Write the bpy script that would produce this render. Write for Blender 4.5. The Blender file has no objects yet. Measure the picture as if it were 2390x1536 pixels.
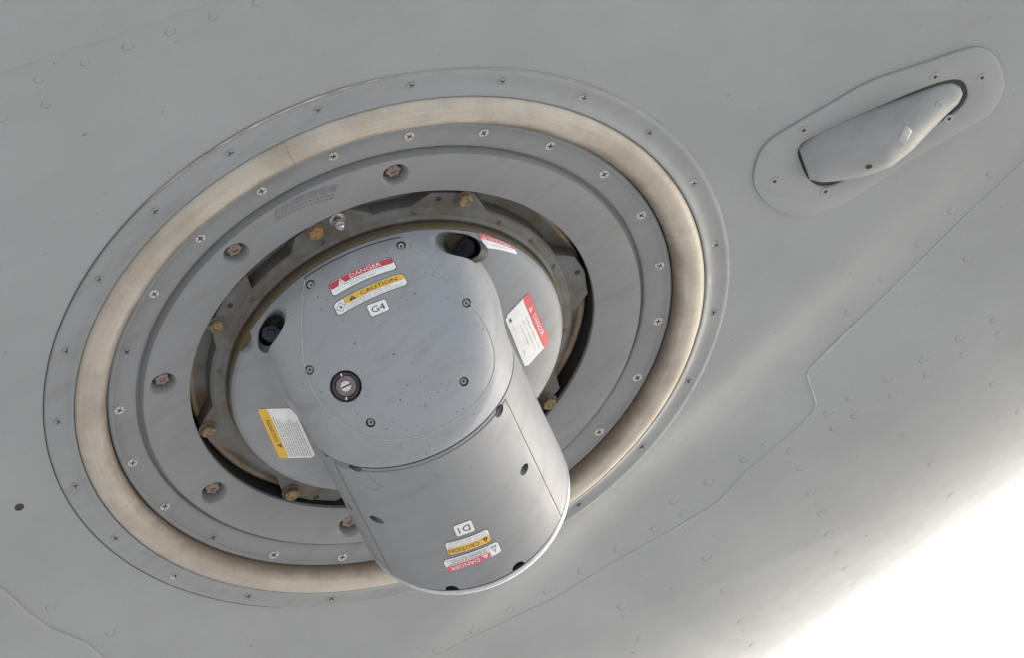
import bpy, bmesh, math, random
import numpy as np
from mathutils import Vector, Matrix
from mathutils.bvhtree import BVHTree

random.seed(7)
R_ = math.radians
S = 0.00036                      # metres per working unit (the mounting flange has a radius of 835 units)

# ---------------------------------------------------------------- frames
# Local frame of the mounting ring: origin at its centre, x and y in its plane, z outward (away from the skin).
# World: z up. UP is the world's up direction written in the ring's frame.
TILT, ROLL, F = 0.807984, 0.436345, 14152.66
RCX, RCY = 916.16, 816.02
UP = Vector((0.38, 0.05, -1.0)).normalized()
hx = Vector((1.0, -0.45, 0.0))
hx = (hx - hx.dot(UP) * UP).normalized()
hy = UP.cross(hx)
RW = Matrix((hx, hy, UP))        # rows: world x, y, z -> maps ring frame to world
HEIGHT = 5.6                     # of the ring above the ground, metres
RW4 = Matrix.Translation((0, 0, HEIGHT)) @ RW.to_4x4()

nc = Vector((math.sin(TILT) * math.sin(ROLL), -math.sin(TILT) * math.cos(ROLL), math.cos(TILT)))
ec = Vector((math.cos(ROLL), math.sin(ROLL), 0))
yc_ = nc.cross(ec)
CT = Matrix((ec, yc_, nc))       # camera axes -> ring frame
C0 = Vector((RCX - 1195, -(RCY - 768), -F))
CAM = -(CT @ C0)                 # camera position in the ring frame (units)

# ---------------------------------------------------------------- camera, world, sun
scn = bpy.context.scene
COL = scn.collection
cam = bpy.data.objects.new('camera', bpy.data.cameras.new('camera'))
COL.objects.link(cam); scn.camera = cam
cam.data.sensor_width = 36.0
cam.data.lens = F / 2390 * 36.0
cam.data.clip_start = 0.05; cam.data.clip_end = 2000
cam.matrix_world = RW4 @ Matrix.Translation(CAM * S) @ CT.to_4x4()

SUN_EL = R_(38)
sd = Vector((0.7, -1.0, 0.0)); sd = (sd - sd.dot(UP) * UP).normalized()
sw = (RW @ sd) * math.cos(SUN_EL) + Vector((0, 0, math.sin(SUN_EL)))      # towards the sun, world
w = bpy.data.worlds.new('World'); scn.world = w; w.use_nodes = True
nt = w.node_tree; nt.nodes.clear()
sky = nt.nodes.new('ShaderNodeTexSky'); sky.sky_type = 'NISHITA'; sky.sun_disc = False
sky.sun_elevation = SUN_EL; sky.sun_rotation = math.atan2(sw.x, sw.y)
sky.dust_density = 4.6; sky.air_density = 1.0; sky.ozone_density = 1.0
bg = nt.nodes.new('ShaderNodeBackground'); bg.inputs[1].default_value = 0.12
wo = nt.nodes.new('ShaderNodeOutputWorld')
nt.links.new(sky.outputs[0], bg.inputs[0]); nt.links.new(bg.outputs[0], wo.inputs[0])
sl = bpy.data.lights.new('sun', 'SUN'); sl.energy = 0.42; sl.angle = R_(30); sl.color = (1.0, 0.995, 0.985)
so = bpy.data.objects.new('sun', sl); COL.objects.link(so)
so.rotation_euler = (-sw).to_track_quat('-Z', 'Y').to_euler(); so.location = (0, 0, 12)
scn.view_settings.view_transform = 'Standard'; scn.view_settings.look = 'None'
scn.view_settings.exposure = 2.78; scn.view_settings.gamma = 1.0
scn.view_settings.use_curve_mapping = False

# ---------------------------------------------------------------- helpers
def ray(px, py):
    return (CT @ Vector(((px - 1195) / F, -(py - 768) / F, -1))).normalized()
def at(px, py, z=0.0):
    """point of the ring's frame at height z behind a pixel of the photograph (used to measure positions)"""
    d = ray(px, py); s = (z - CAM.z) / d.z
    return CAM + d * s
def on(bvh, px, py):
    d = ray(px, py); h = bvh.ray_cast(CAM, d)
    return (h[0], h[1]) if h[0] is not None else (None, None)

def tag(o, label=None, cat=None, group=None, kind=None):
    if label: o['label'] = label
    if cat: o['category'] = cat
    if group: o['group'] = group
    if kind: o['kind'] = kind
    return o
def root(name, p=(0, 0, 0)):
    o = bpy.data.objects.new(name, None); COL.objects.link(o)
    p = Vector(p); o.matrix_world = RW4 @ Matrix.Translation(p * S); o['_p'] = list(p)
    o.empty_display_size = 0.05
    return o
def org(parent):
    while parent.parent: parent = parent.parent
    return Vector(parent['_p'])
def mesh(name, verts, faces, mats, smooth=True, midx=None):
    me = bpy.data.meshes.new(name)
    me.from_pydata([tuple(Vector(v) * S) for v in verts], [], faces)
    for m in (mats if isinstance(mats, (list, tuple)) else [mats]): me.materials.append(m)
    if midx is not None: me.polygons.foreach_set('material_index', midx)
    me.polygons.foreach_set('use_smooth', [smooth] * len(me.polygons))
    me.update(); return me
def autosmooth(me, ang=35):
    bm = bmesh.new(); bm.from_mesh(me)
    a = R_(ang)
    for e in bm.edges:
        if len(e.link_faces) == 2 and e.calc_face_angle(0) > a: e.smooth = False
    bm.to_mesh(me); bm.free()
def put(name, me, parent, mtx=None):
    """link a mesh as a child; mtx places it in the ring frame (units)"""
    o = bpy.data.objects.new(name, me); COL.objects.link(o)
    o.parent = parent
    m = Matrix.Identity(4)
    if mtx is not None:
        m = mtx.copy(); m.translation = m.translation * S
    if parent.parent is None:
        m = Matrix.Translation(-Vector(parent['_p']) * S) @ m
        o.matrix_basis = m; o['_m'] = [x for r in m for x in r]
    else:                                             # sub-part: parent has its own matrix
        pm = Matrix([parent['_m'][i * 4:i * 4 + 4] for i in range(4)])
        m = Matrix.Translation(-org(parent) * S) @ m
        o.matrix_basis = pm.inverted() @ m
    return o
def frame(p, n, xdir=None, rot=0.0):
    n = Vector(n).normalized()
    x = Vector(xdir) if xdir is not None else Vector((1, 0, 0))
    x = (x - x.dot(n) * n)
    if x.length < 1e-3: x = Vector((0, 1, 0)) - n * n.y
    x.normalize(); y = n.cross(x)
    m = Matrix((x, y, n)).transposed().to_4x4() @ Matrix.Rotation(rot, 4, 'Z')
    m.translation = Vector(p); return m
def lathe(prof, n=256, a0=0.0, a1=360.0, caps=False, close=False):
    full = abs(a1 - a0 - 360) < 1e-6
    m = n if full else n + 1
    V = []; Fc = []
    for i in range(m):
        a = R_(a0 + (a1 - a0) * i / n); c, s = math.cos(a), math.sin(a)
        for r, z in prof: V.append((r * c, r * s, z))
    k = len(prof); kk = k if close else k - 1
    for i in range(n):
        j = (i + 1) % m
        for q in range(kk):
            q2 = (q + 1) % k
            Fc.append((i * k + q, j * k + q, j * k + q2, i * k + q2))
    if caps and not full:
        Fc.append(tuple(range(k))); Fc.append(tuple(reversed([n * k + q for q in range(k)])))
    return V, Fc
def disc_prof(prof):             # lathe profile closed on the axis
    return prof
def fixn(me):
    bm = bmesh.new(); bm.from_mesh(me)
    bmesh.ops.remove_doubles(bm, verts=bm.verts, dist=1e-7)
    bmesh.ops.recalc_face_normals(bm, faces=bm.faces); bm.to_mesh(me); bm.free(); me.update(); return me
def sweep(pts, prof, closed=False, up=None):
    """tube of given profile radius along points (ring frame)"""
    V = []; Fc = []; n = len(pts); k = prof[1]; r = prof[0]
    for i, p in enumerate(pts):
        p = Vector(p)
        a = Vector(pts[(i - 1) % n] if (closed or i > 0) else pts[i]); b = Vector(pts[(i + 1) % n] if (closed or i < n - 1) else pts[i])
        t = (b - a).normalized()
        u = Vector((0, 0, 1)) if abs(t.z) < .9 else Vector((1, 0, 0))
        s = t.cross(u).normalized(); q = s.cross(t)
        rr = r if not callable(r) else r(i / max(1, n - 1))
        for j in range(k):
            an = 2 * math.pi * j / k
            V.append(p + (s * math.cos(an) + q * math.sin(an)) * rr)
    for i in range(n if closed else n - 1):
        i2 = (i + 1) % n
        for j in range(k):
            j2 = (j + 1) % k
            Fc.append((i * k + j, i * k + j2, i2 * k + j2, i2 * k + j))
    return V, Fc
def spline(pts, per=8, closed=False):
    out = []; n = len(pts); P = [Vector(p) for p in pts]
    for i in range(n if closed else n - 1):
        p0 = P[(i - 1) % n] if (closed or i > 0) else P[i]
        p1 = P[i]; p2 = P[(i + 1) % n]; p3 = P[(i + 2) % n] if (closed or i + 2 < n) else p2
        for j in range(per):
            t = j / per
            out.append(0.5 * ((2 * p1) + (p2 - p0) * t + (2 * p0 - 5 * p1 + 4 * p2 - p3) * t * t + (3 * p1 - p0 - 3 * p2 + p3) * t ** 3))
    if not closed: out.append(P[-1])
    return out
def boolean(me, cutters):
    """subtract cutter meshes from a mesh, return the new mesh"""
    a = bpy.data.objects.new('work', me); COL.objects.link(a); tmp = []
    bm = bmesh.new()
    for c in cutters: bm.from_mesh(c)
    cm = bpy.data.meshes.new('cut'); bm.to_mesh(cm); bm.free()
    c = bpy.data.objects.new('cutter', cm); COL.objects.link(c)
    md = a.modifiers.new('b', 'BOOLEAN'); md.operation = 'DIFFERENCE'; md.object = c; md.solver = 'EXACT'
    if len(cutters) > 1: md.use_self = True
    bpy.context.view_layer.update()
    dg = bpy.context.evaluated_depsgraph_get()
    out = bpy.data.meshes.new_from_object(a.evaluated_get(dg))
    bpy.data.objects.remove(a); bpy.data.objects.remove(c); bpy.data.meshes.remove(cm)
    return out
def cutter(p, axis, r, depth, above=60, n=32, r2=None, ry=None, xdir=None, prof=None):
    """closed round cutter: from p+axis*above down to p-axis*depth"""
    m = frame(p, axis, xdir)
    if prof is None: prof = [(r2 or r, -depth), (r, 0), (r, above)] if r2 else [(r, -depth), (r, above)]
    V = []; k = len(prof)
    for rr, z in prof:
        for i in range(n):
            a = 2 * math.pi * i / n
            V.append(m @ Vector((rr * math.cos(a), rr * math.sin(a) * (ry or 1), z)))
    Fc = [tuple(reversed(range(n))), tuple((k - 1) * n + i for i in range(n))]
    for q in range(k - 1):
        for i in range(n):
            j = (i + 1) % n
            Fc.append((q * n + i, q * n + j, (q + 1) * n + j, (q + 1) * n + i))
    return mesh('c', V, Fc, [])
def bvh_of(meshes):
    V = []; P = []
    for me in meshes:
        b = len(V)
        V += [v.co / S for v in me.vertices]; P += [tuple(b + i for i in p.vertices) for p in me.polygons]
    return BVHTree.FromPolygons(V, P)

# ---------------------------------------------------------------- materials
def newmat(name):
    m = bpy.data.materials.new(name); m.use_nodes = True
    n = m.node_tree; n.nodes.clear()
    b = n.nodes.new('ShaderNodeBsdfPrincipled'); o = n.nodes.new('ShaderNodeOutputMaterial')
    n.links.new(b.outputs[0], o.inputs[0]); return m, n, b
def coords(n, sc=1.0, stretch=None):
    g = n.nodes.new('ShaderNodeNewGeometry')      # world position: continuous over pieces
    mp = n.nodes.new('ShaderNodeMapping'); mp.vector_type = 'POINT'
    if stretch is not None:
        mp.vector_type = 'TEXTURE'
        mp.inputs['Rotation'].default_value = stretch[0]; mp.inputs['Scale'].default_value = stretch[1]
    n.links.new(g.outputs['Position'], mp.inputs['Vector']); return mp.outputs[0]
def noise(n, vec, scale, detail=4, rough=.55):
    t = n.nodes.new('ShaderNodeTexNoise'); t.inputs['Scale'].default_value = scale
    t.inputs['Detail'].default_value = detail; t.inputs['Roughness'].default_value = rough
    n.links.new(vec, t.inputs['Vector']); return t.outputs[0]
def ramp(n, v, a, b, c0=(0, 0, 0, 1), c1=(1, 1, 1, 1)):
    r = n.nodes.new('ShaderNodeValToRGB'); e = r.color_ramp.elements
    e[0].position = a; e[1].position = b; e[0].color = c0; e[1].color = c1
    n.links.new(v, r.inputs[0]); return r.outputs[0]
def mix(n, f, a, b, mode='MIX'):
    m = n.nodes.new('ShaderNodeMix'); m.data_type = 'RGBA'; m.blend_type = mode
    for s, v in ((0, f), (6, a), (7, b)):
        if isinstance(v, (int, float, tuple)): m.inputs[s].default_value = v
        else: n.links.new(v, m.inputs[s])
    return m.outputs[2]
def mul(n, a, k):
    m = n.nodes.new('ShaderNodeMath'); m.operation = 'MULTIPLY'; m.inputs[1].default_value = k
    n.links.new(a, m.inputs[0]); return m.outputs[0]
def bump(n, b, h, strength, dist):
    u = n.nodes.new('ShaderNodeBump'); u.inputs['Strength'].default_value = strength
    u.inputs['Distance'].default_value = dist
    n.links.new(h, u.inputs['Height']); n.links.new(u.outputs[0], b.inputs['Normal'])
def c4(c, k=1.0): return (c[0] * k, c[1] * k, c[2] * k, 1)

def paint(name, col, rough=.5, grime=.35, gcol=(.13, .115, .09), chips=0.0, stain=0.0, spec=.4, bmp=.25):
    """semi-matt aircraft paint: mottled, streaky, a little orange peel, optional chips and brown stain"""
    m, n, b = newmat(name); P = coords(n)
    c = mix(n, ramp(n, noise(n, P, 9, 5), .3, .7), c4(col, .93), c4(col, 1.06))
    c = mix(n, mul(n, ramp(n, noise(n, P, 3.2, 7, .68), .46, .7), .22), c, c4((col[0] * .78, col[1] * .76, col[2] * .70)))
    c = mix(n, mul(n, ramp(n, noise(n, P, 420, 3, .7), .35, .7), .35), c, c4(col, .88))
    st = noise(n, coords(n, 1, ((0.3, 0.2, 0.7), (1.0, 9.0, 3.0))), 60, 6, .65)
    c = mix(n, mul(n, ramp(n, st, .5, .78), grime), c, c4(gcol, 1))
    if stain:
        c = mix(n, mul(n, ramp(n, noise(n, P, 34, 6, .62), .42, .66), stain), c, (.10, .068, .03, 1))
    if chips:
        k = ramp(n, noise(n, P, 330, 2, .5), 1.0 - chips, 1.0 - chips + .012)
        c = mix(n, k, c, (.07, .07, .075, 1))
    n.links.new(c, b.inputs['Base Color'])
    r = ramp(n, noise(n, P, 70, 4), .3, .7, (rough - .07,) * 3 + (1,), (rough + .09,) * 3 + (1,))
    n.links.new(r, b.inputs['Roughness']); b.inputs['Specular IOR Level'].default_value = spec
    bump(n, b, noise(n, P, 900, 3, .6), bmp, .0003)
    return m
def plain(name, col, rough=.5, metal=0.0, var=.12, scale=200, spec=.5):
    m, n, b = newmat(name); P = coords(n)
    c = mix(n, ramp(n, noise(n, P, scale, 4), .3, .7), c4(col, 1 - var), c4(col, 1 + var))
    n.links.new(c, b.inputs['Base Color']); b.inputs['Roughness'].default_value = rough
    b.inputs['Metallic'].default_value = metal; b.inputs['Specular IOR Level'].default_value = spec
    return m
SKIN = paint('skin_paint', (.325, .341, .338), .66, .10, (.22, .22, .205), chips=.235, spec=.24)
FLANGE = paint('flange_paint', (.288, .30, .298), .55, .3)
PLATE = paint('plate_paint', (.245, .253, .253), .58, .32)
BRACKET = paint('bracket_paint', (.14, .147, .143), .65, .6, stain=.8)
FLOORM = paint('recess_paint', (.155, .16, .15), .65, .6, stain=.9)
HEAD = paint('turret_paint', (.312, .325, .333), .6, .35, chips=.285, spec=.28)
BASEM = paint('base_paint', (.27, .283, .288), .55, .3, spec=.3)
BARREL = paint('barrel_paint', (.262, .272, .276), .62, .26, spec=.25)
RIM = plain('worn_rim_metal', (.55, .56, .57), .33, .6)
STAIN = paint('rust_stained_paint', (.12, .10, .065), .7, .6, stain=.8)
EDGE = plain('worn_tan_edge', (.27, .21, .14), .6, 0, .35, 60)
def chipped():
    m, n, b = newmat('chipped_screw'); P = coords(n)
    k = ramp(n, noise(n, P, 170, 3, .6), .40, .44)
    c = mix(n, k, (.25, .255, .25, 1), mix(n, ramp(n, noise(n, P, 800, 2), .3, .7), (.44, .39, .34, 1), (.62, .56, .50, 1)))
    n.links.new(c, b.inputs['Base Color']); b.inputs['Roughness'].default_value = .55; return m
BARE = chipped()
SCREWP = plain('painted_screw', (.23, .245, .25), .5, 0, .12, 900)
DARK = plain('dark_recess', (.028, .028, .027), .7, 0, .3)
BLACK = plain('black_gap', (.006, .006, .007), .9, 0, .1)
GOLD = plain('cadmium_bolt', (.21, .15, .075), .6, .25, .55, 330)
RUSTB = plain('rusty_bolt', (.30, .17, .075), .6, .2, .4, 400)
STEEL = plain('steel_nut', (.55, .53, .5), .3, .9, .2, 300)
TORX = plain('drab_bolt', (.26, .205, .17), .6, .2, .25, 500)
BLKBOLT = plain('blackened_bolt', (.018, .018, .024), .35, .5, .3, 500)
WHITE = plain('label_white', (.78, .79, .765), .5, 0, .07, 90)
BORDER = plain('label_edge', (.10, .10, .10), .5)
RED = plain('label_red', (.50, .045, .06), .5, 0, .06, 200)
RED2 = plain('label_faded_red', (.62, .115, .14), .5, 0, .06, 200)
YEL = plain('label_yellow', (.72, .43, .035), .5, 0, .05, 200)
INK = plain('label_ink', (.035, .033, .035), .6)
GREYINK = plain('faded_ink', (.33, .33, .33), .6)
BEAD = plain('sealant_bead', (.46, .47, .42), .6, 0, .18, 120)
BEAD2 = plain('skin_sealant', (.40, .415, .39), .6, 0, .15, 60)
SCUFF = plain('scuffed_flange_edge', (.50, .45, .37), .6, 0, .35, 70)
DIRT = plain('fastener_dirt_line', (.16, .165, .16), .8, 0, .3, 300)
DIRTB = plain('scuff_dirt', (.12, .125, .12), .8, 0, .3, 300)
GLASS = plain('dark_glass', (.05, .035, .055), .12, .2, .2)
LENS = plain('pinkish_lens', (.20, .15, .15), .25, .3, .2)
def seal_mat():
    m, n, b = newmat('buff_rubber_seal'); P = coords(n)
    g = n.nodes.new('ShaderNodeAttribute'); g.attribute_name = 'along'      # streaks follow the ring
    t = n.nodes.new('ShaderNodeTexNoise'); t.inputs['Scale'].default_value = 1.0; t.inputs['Detail'].default_value = 6
    mp = n.nodes.new('ShaderNodeMapping'); mp.inputs['Scale'].default_value = (2.6, 5, 1)
    n.links.new(g.outputs['Vector'], mp.inputs['Vector']); n.links.new(mp.outputs[0], t.inputs['Vector'])
    c = mix(n, ramp(n, t.outputs[0], .25, .8), (.43, .385, .315, 1), (.52, .475, .40, 1))
    c = mix(n, mul(n, ramp(n, noise(n, P, 14, 5, .6), .45, .68), .6), c, (.27, .225, .17, 1))
    c = mix(n, mul(n, ramp(n, noise(n, P, 45, 6, .7), .52, .72), .3), c, (.20, .165, .13, 1))
    c = mix(n, mul(n, ramp(n, noise(n, P, 600, 3, .7), .55, .7), .3), c, (.22, .18, .14, 1))
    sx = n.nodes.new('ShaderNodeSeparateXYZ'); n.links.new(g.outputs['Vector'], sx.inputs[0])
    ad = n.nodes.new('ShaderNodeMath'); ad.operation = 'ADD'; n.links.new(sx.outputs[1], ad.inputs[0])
    n.links.new(mul(n, noise(n, P, 22, 5, .65), 1.1), ad.inputs[1])      # uneven brown on the inner edge: grime that also paints in its shade
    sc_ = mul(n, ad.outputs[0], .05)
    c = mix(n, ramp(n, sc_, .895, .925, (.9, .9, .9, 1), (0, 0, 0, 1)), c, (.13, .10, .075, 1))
    n.links.new(c, b.inputs['Base Color']); b.inputs['Roughness'].default_value = .48
    bump(n, b, noise(n, P, 700, 4, .6), .25, .0003)
    return m
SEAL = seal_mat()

# ---------------------------------------------------------------- ground (gives the underside its bounced light)
def ground():
    m, n, b = newmat('concrete'); P = coords(n)
    c = mix(n, ramp(n, noise(n, P, .6, 6), .3, .7), (.150, .150, .144, 1), (.190, .190, .182, 1))
    c = mix(n, mul(n, ramp(n, noise(n, P, 12, 5), .4, .7), .3), c, (.10, .103, .102, 1))
    n.links.new(c, b.inputs['Base Color']); b.inputs['Roughness'].default_value = .85
    me = bpy.data.meshes.new('ground'); L = 900; N = 24
    V = [(-L + 2 * L * i / N, -L + 2 * L * j / N, 0) for j in range(N + 1) for i in range(N + 1)]
    Fc = [(j * (N + 1) + i, j * (N + 1) + i + 1, (j + 1) * (N + 1) + i + 1, (j + 1) * (N + 1) + i) for j in range(N) for i in range(N)]
    me.from_pydata(V, [], Fc); me.materials.append(m)
    o = bpy.data.objects.new('ground', me); COL.objects.link(o); tag(o, kind='structure')
    return o
ground()

# ---------------------------------------------------------------- fuselage
AQ = Vector((.955, .295, 0)); QQ = Vector((.295, -.955, 0))
def sstep(x): 
    x = np.clip(x, 0, 1); return x * x * (3 - 2 * x)
def softplus(x, k): return k * np.logaddexp(0, x / k)
BA = np.array([-3000., -600, 0, 61, 186, 334, 478, 719, 1037, 1206, 1600, 4000]); BQ = np.array([1000., 900, 850, 832, 822, 802, 780, 735, 680, 653, 600, 300])
def skin_z(A, Q):
    A = np.asarray(A, float); Q = np.asarray(Q, float)
    z = np.full(np.broadcast(A, Q).shape, -9.0)
    qb = np.interp(A, BA, BQ)
    amp = 50 * np.clip(1 - (A - 250) / 1500, .25, 1) * np.clip(1 + (A + 100) / 700, 0, 1)
    # fillet that carries the ring's pad down to the fuselage side
    z = z - amp * (softplus((Q - qb) , 27) - softplus((Q - qb - 84), 42)) / 84
    # the side of the fuselage curves away
    z = z - .00037 * softplus(Q - 1180, 170) ** 2
    z = z - .00005 * softplus(-Q - 700, 150) ** 2
    # shallow dents and oil-canning
    z = z + 1.1 * np.sin(A / 310 + .6) * np.sin(Q / 270 + 1.1) * sstep((np.hypot(A, Q) - 900) / 400)
    for (a0, q0, a1, q1, h, wd) in ((-180, 1300, 560, 1720, 1.8, 22), (420, 1290, 900, 1330, 1.3, 30)):
        dx, dq = a1 - a0, q1 - q0; L2 = dx * dx + dq * dq
        t = np.clip(((A - a0) * dx + (Q - q0) * dq) / L2, 0, 1)
        d = np.hypot(A - a0 - t * dx, Q - q0 - t * dq)
        z = z + h * np.exp(-(d / wd) ** 2) * np.sin(np.pi * np.clip(t, 0.001, .999))
    return z
def skin_pt(A, Q, off=0.0):
    z = float(skin_z(A, Q)); p = AQ * A + QQ * Q; p = Vector((p.x, p.y, z))
    e = 4.0
    zx = (float(skin_z(A + e, Q)) - z) / e; zq = (float(skin_z(A, Q + e)) - z) / e
    n = (Vector((0, 0, 1)) - AQ * zx - QQ * zq).normalized()
    return p + n * off, n
def skin_at(px, py):
    """where the line of sight meets the skin"""
    z = -9.0
    for _ in range(40):
        p = at(px, py, z); A = p.dot(AQ); Q = p.dot(QQ)
        z = z + .6 * (float(skin_z(A, Q)) - z)
    return A, Q
fus = tag(root('aircraft_fuselage'), 'grey painted underside of an aircraft fuselage with seams and flush fasteners', 'aircraft')
def axis_samples(lo, hi, fine_lo, fine_hi, st):
    a = list(np.arange(fine_lo, fine_hi + 1, st)); x = fine_lo; s = st
    while x > lo: s *= 1.25; x -= s; a.insert(0, x)
    x = fine_hi; s = st
    while x < hi: s *= 1.25; x += s; a.append(x)
    return np.array(a)
aA = axis_samples(-9000, 9000, -1700, 2000, 14); aQ = axis_samples(-9000, 2700, -1700, 2100, 13)
GA, GQ = np.meshgrid(aA, aQ); GZ = skin_z(GA, GQ)
X = GA * AQ.x + GQ * QQ.x; Y = GA * AQ.y + GQ * QQ.y
V = np.stack([X, Y, GZ], -1).reshape(-1, 3); nA, nQ = len(aA), len(aQ)
rr = np.hypot(X, Y)
Fc = []
for j in range(nQ - 1):
    for i in range(nA - 1):
        if max(rr[j, i], rr[j + 1, i + 1], rr[j + 1, i], rr[j, i + 1]) < 822: continue
        Fc.append((j * nA + i, (j + 1) * nA + i, (j + 1) * nA + i + 1, j * nA + i + 1))
sk = put('skin', fixn(mesh('skin', V, Fc, SKIN)), fus)

def panel(name, edge, outward, thick=2.6, far=6000, mat=SKIN, bead=None):
    """overlapping skin sheet whose edge follows the given (A,Q) line and runs outward"""
    n = len(edge); E = [Vector((a, q, 0)) for a, q in edge]; W = [E[0]]
    # resample evenly
    L = [0]
    for i in range(1, n): L.append(L[-1] + (E[i] - E[i - 1]).length)
    m = int(L[-1] / 10); P = []
    for k in range(m + 1):
        s = L[-1] * k / m; i = min(n - 2, max(0, np.searchsorted(L, s) - 1)); t = (s - L[i]) / max(1e-6, L[i + 1] - L[i])
        P.append(E[i].lerp(E[i + 1], t))
    ts = [0, 0, 1.2, 3.0]; t = 3.0; st = 9
    while t < far: t += st; st *= 1.05 if t < 1500 else 1.3; ts.append(t)
    O = Vector((outward[0], outward[1], 0)).normalized()
    V = []; k = len(ts)
    for p in P:
        for j, t in enumerate(ts):
            h = (0 if j == 0 else thick * .55 if j == 1 else thick * .9 if j == 2 else thick)
            q = p + O * t; z = float(skin_z(q.x, q.y)) + h
            c = AQ * q.x + QQ * q.y; V.append((c.x, c.y, z))
    Fc = [(i * k + j, i * k + j + 1, (i + 1) * k + j + 1, (i + 1) * k + j) for i in range(len(P) - 1) for j in range(k - 1)]
    me = mesh(name, V, Fc, mat); fixn(me)
    # make sure normals point outward from the aircraft
    me.update(); nz = sum(p.normal.z for p in me.polygons)
    if nz < 0: me.flip_normals()
    autosmooth(me, 50)
    o = put(name, me, fus)
    if bead:
        pts = []
        for p in P:
            c = AQ * p.x + QQ * p.y; pts.append((c.x, c.y, float(skin_z(p.x, p.y)) + bead[2]))
        V, Fc = sweep(pts, (bead[0], 6)); put(bead[1], mesh(bead[1], V, Fc, bead[3]), fus)
    return o
seamR = [skin_at(*p) for p in ((700, 1700), (870, 1600), (1040, 1520), (1300, 1395), (1560, 1243), (1640, 1196), (1680, 1170), (1740, 1105), (1860, 1002),
         (1893, 968), (1904, 950), (1905, 938), (1886, 885), (1884, 872), (1893, 858), (1990, 762), (2100, 655), (2250, 508), (2390, 376), (2700, 70))]
panel('skin_panel', seamR, (-.1, 1), .35, 1350, bead=(lambda t: (.55 + .9 * float(np.clip((t - .2) / .35, 0, 1))) * (1 + .25 * math.sin(t * 37)) + 2.2 * math.exp(-((t - .62) / .035) ** 2), 'sealant_bead', .35, BEAD2))
seamT = [skin_at(*p) for p in ((-500, 320), (-200, 232), (0, 165), (120, 122), (250, 84), (330, 55), (480, 2), (700, -75), (1000, -170))]
panel('skin_panel', seamT, (0.05, -1), 5.0, 3500)
seamB = [skin_at(*p) for p in ((-420, 1150), (-200, 1270), (-60, 1340), (10, 1378), (60, 1425), (110, 1463), (200, 1500), (240, 1536), (330, 1640))]
panel('skin_panel', seamB, (-1, .3), 7.0, 2500)

# flush fasteners
V, Fc = lathe([(0, .3), (9.2, .26), (10.6, .05), (11.6, -.3)], 28)
RIV = fixn(mesh('rivet', V, Fc, SKIN))
V, Fc = lathe([(10.8, .0), (11.2, .12), (11.8, .12), (12.2, -.1)], 28)
RIVR = mesh('rivet_dirt', V, Fc, DIRT)
bm = bmesh.new(); bm.from_mesh(RIV); RIV2 = bpy.data.meshes.new('rivet')
off = len(bm.faces); bm.from_mesh(RIVR)
bm.faces.ensure_lookup_table()
for i, f in enumerate(bm.faces):
    f.smooth = True
    f.material_index = 1 if (i >= off and math.atan2(f.calc_center_median().y, f.calc_center_median().x) > -.9) else 0
bm.to_mesh(RIV2); bm.free(); RIV2.materials.append(SKIN); RIV2.materials.append(DIRT)
rivets = [(2145,567),(2062,650),(2258,602),(1980,728),(2322,746),(2332,782),(2240,790),(2249,829),(2155,840),(2165,876),(2071,887),
 (2083,923),(1984,931),(1933,964),(1996,971),(1947,1000),(2112,1015),(2318,898),(1846,1053),(1737,1074),(1868,1093),(1653,1126),
 (2175,1084),(1892,1151),(1572,1171),(1596,1199),(1530,1234),(1443,1283),(1358,1332),(1277,1380),(1918,1198),(1934,1247),(1957,1289),
 (1974,1328),(1994,1364),(2010,1390),(2030,1412),(1650,1302),(1690,1377),(1452,1416),(1730,1450),(1494,1492),(1757,1506),(2221,1156),
 (2262,1227),(2380,960),(2312,405),(2223,490),(397,73),(497,37),(298,107),(198,144),(90,184),(107,243),(5,275),(600,5),(118,1419),(258,1478),
 (1107,1472),(1190,1424),(1020,1518)]
BVS = bvh_of([o.data for o in fus.children if o.name.startswith('skin')])
for i, (px, py) in enumerate(rivets):
    p, nrm = on(BVS, px, py)
    if p is None: continue
    if nrm.z < 0: nrm = -nrm
    put('rivet', RIV2, fus, frame(p + nrm * .15, nrm, ray(px, py).cross(nrm), random.uniform(-.5, .5)) @ Matrix.Scale(random.uniform(.88, 1.05), 4))
# drain hole left of the ring
p, nrm = on(BVS, 45, 1185)
V, Fc = lathe([(0, .3), (7.5, .35), (8.5, .6), (11, .5), (12, -.2)], 24)
put('drain_hole', mesh('drain_hole', V, Fc, [DARK]), fus, frame(p, nrm))
# scratches
V = []; Fc = []
for (px, py, l, wdt, a) in ((197, 314, 20, 2.2, 28), (412, 97, 20, 1, 18), (395, 402, 10, 1.2, 20), (105, 590, 9, 1.6, 20), (1780, 1038, 10, 1.5, 15),
                       (2022, 1252, 12, 1.5, 20), (1600, 1240, 8, 1.4, 10), (1477, 1524, 14, 1.8, 15), (1735, 1474, 8, 1.6, 60), (1453, 1444, 8, 1.8, 0), (322, 575, 4, 1.5, 0), (243, 450, 4, 1.5, 0)):
    cs = []
    for sx, sy in ((-1, -.2), (0, -1), (1, -.1), (0, .8)):
        u = math.radians(a); dx = sx * l / 2 * math.cos(u) - sy * wdt / 2 * -math.sin(u); dy = -sx * l / 2 * math.sin(u) + sy * wdt / 2 * math.cos(u)
        q, m_ = on(BVS, px + dx, py + dy)
        if q is None: continue
        cs.append(q + m_ * .25 if m_.z > 0 else q - m_ * .25)
    if len(cs) < 4: continue
    put('scratch', mesh('scratch', cs, [(0, 1, 2, 3)], DARK), fus)

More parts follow.
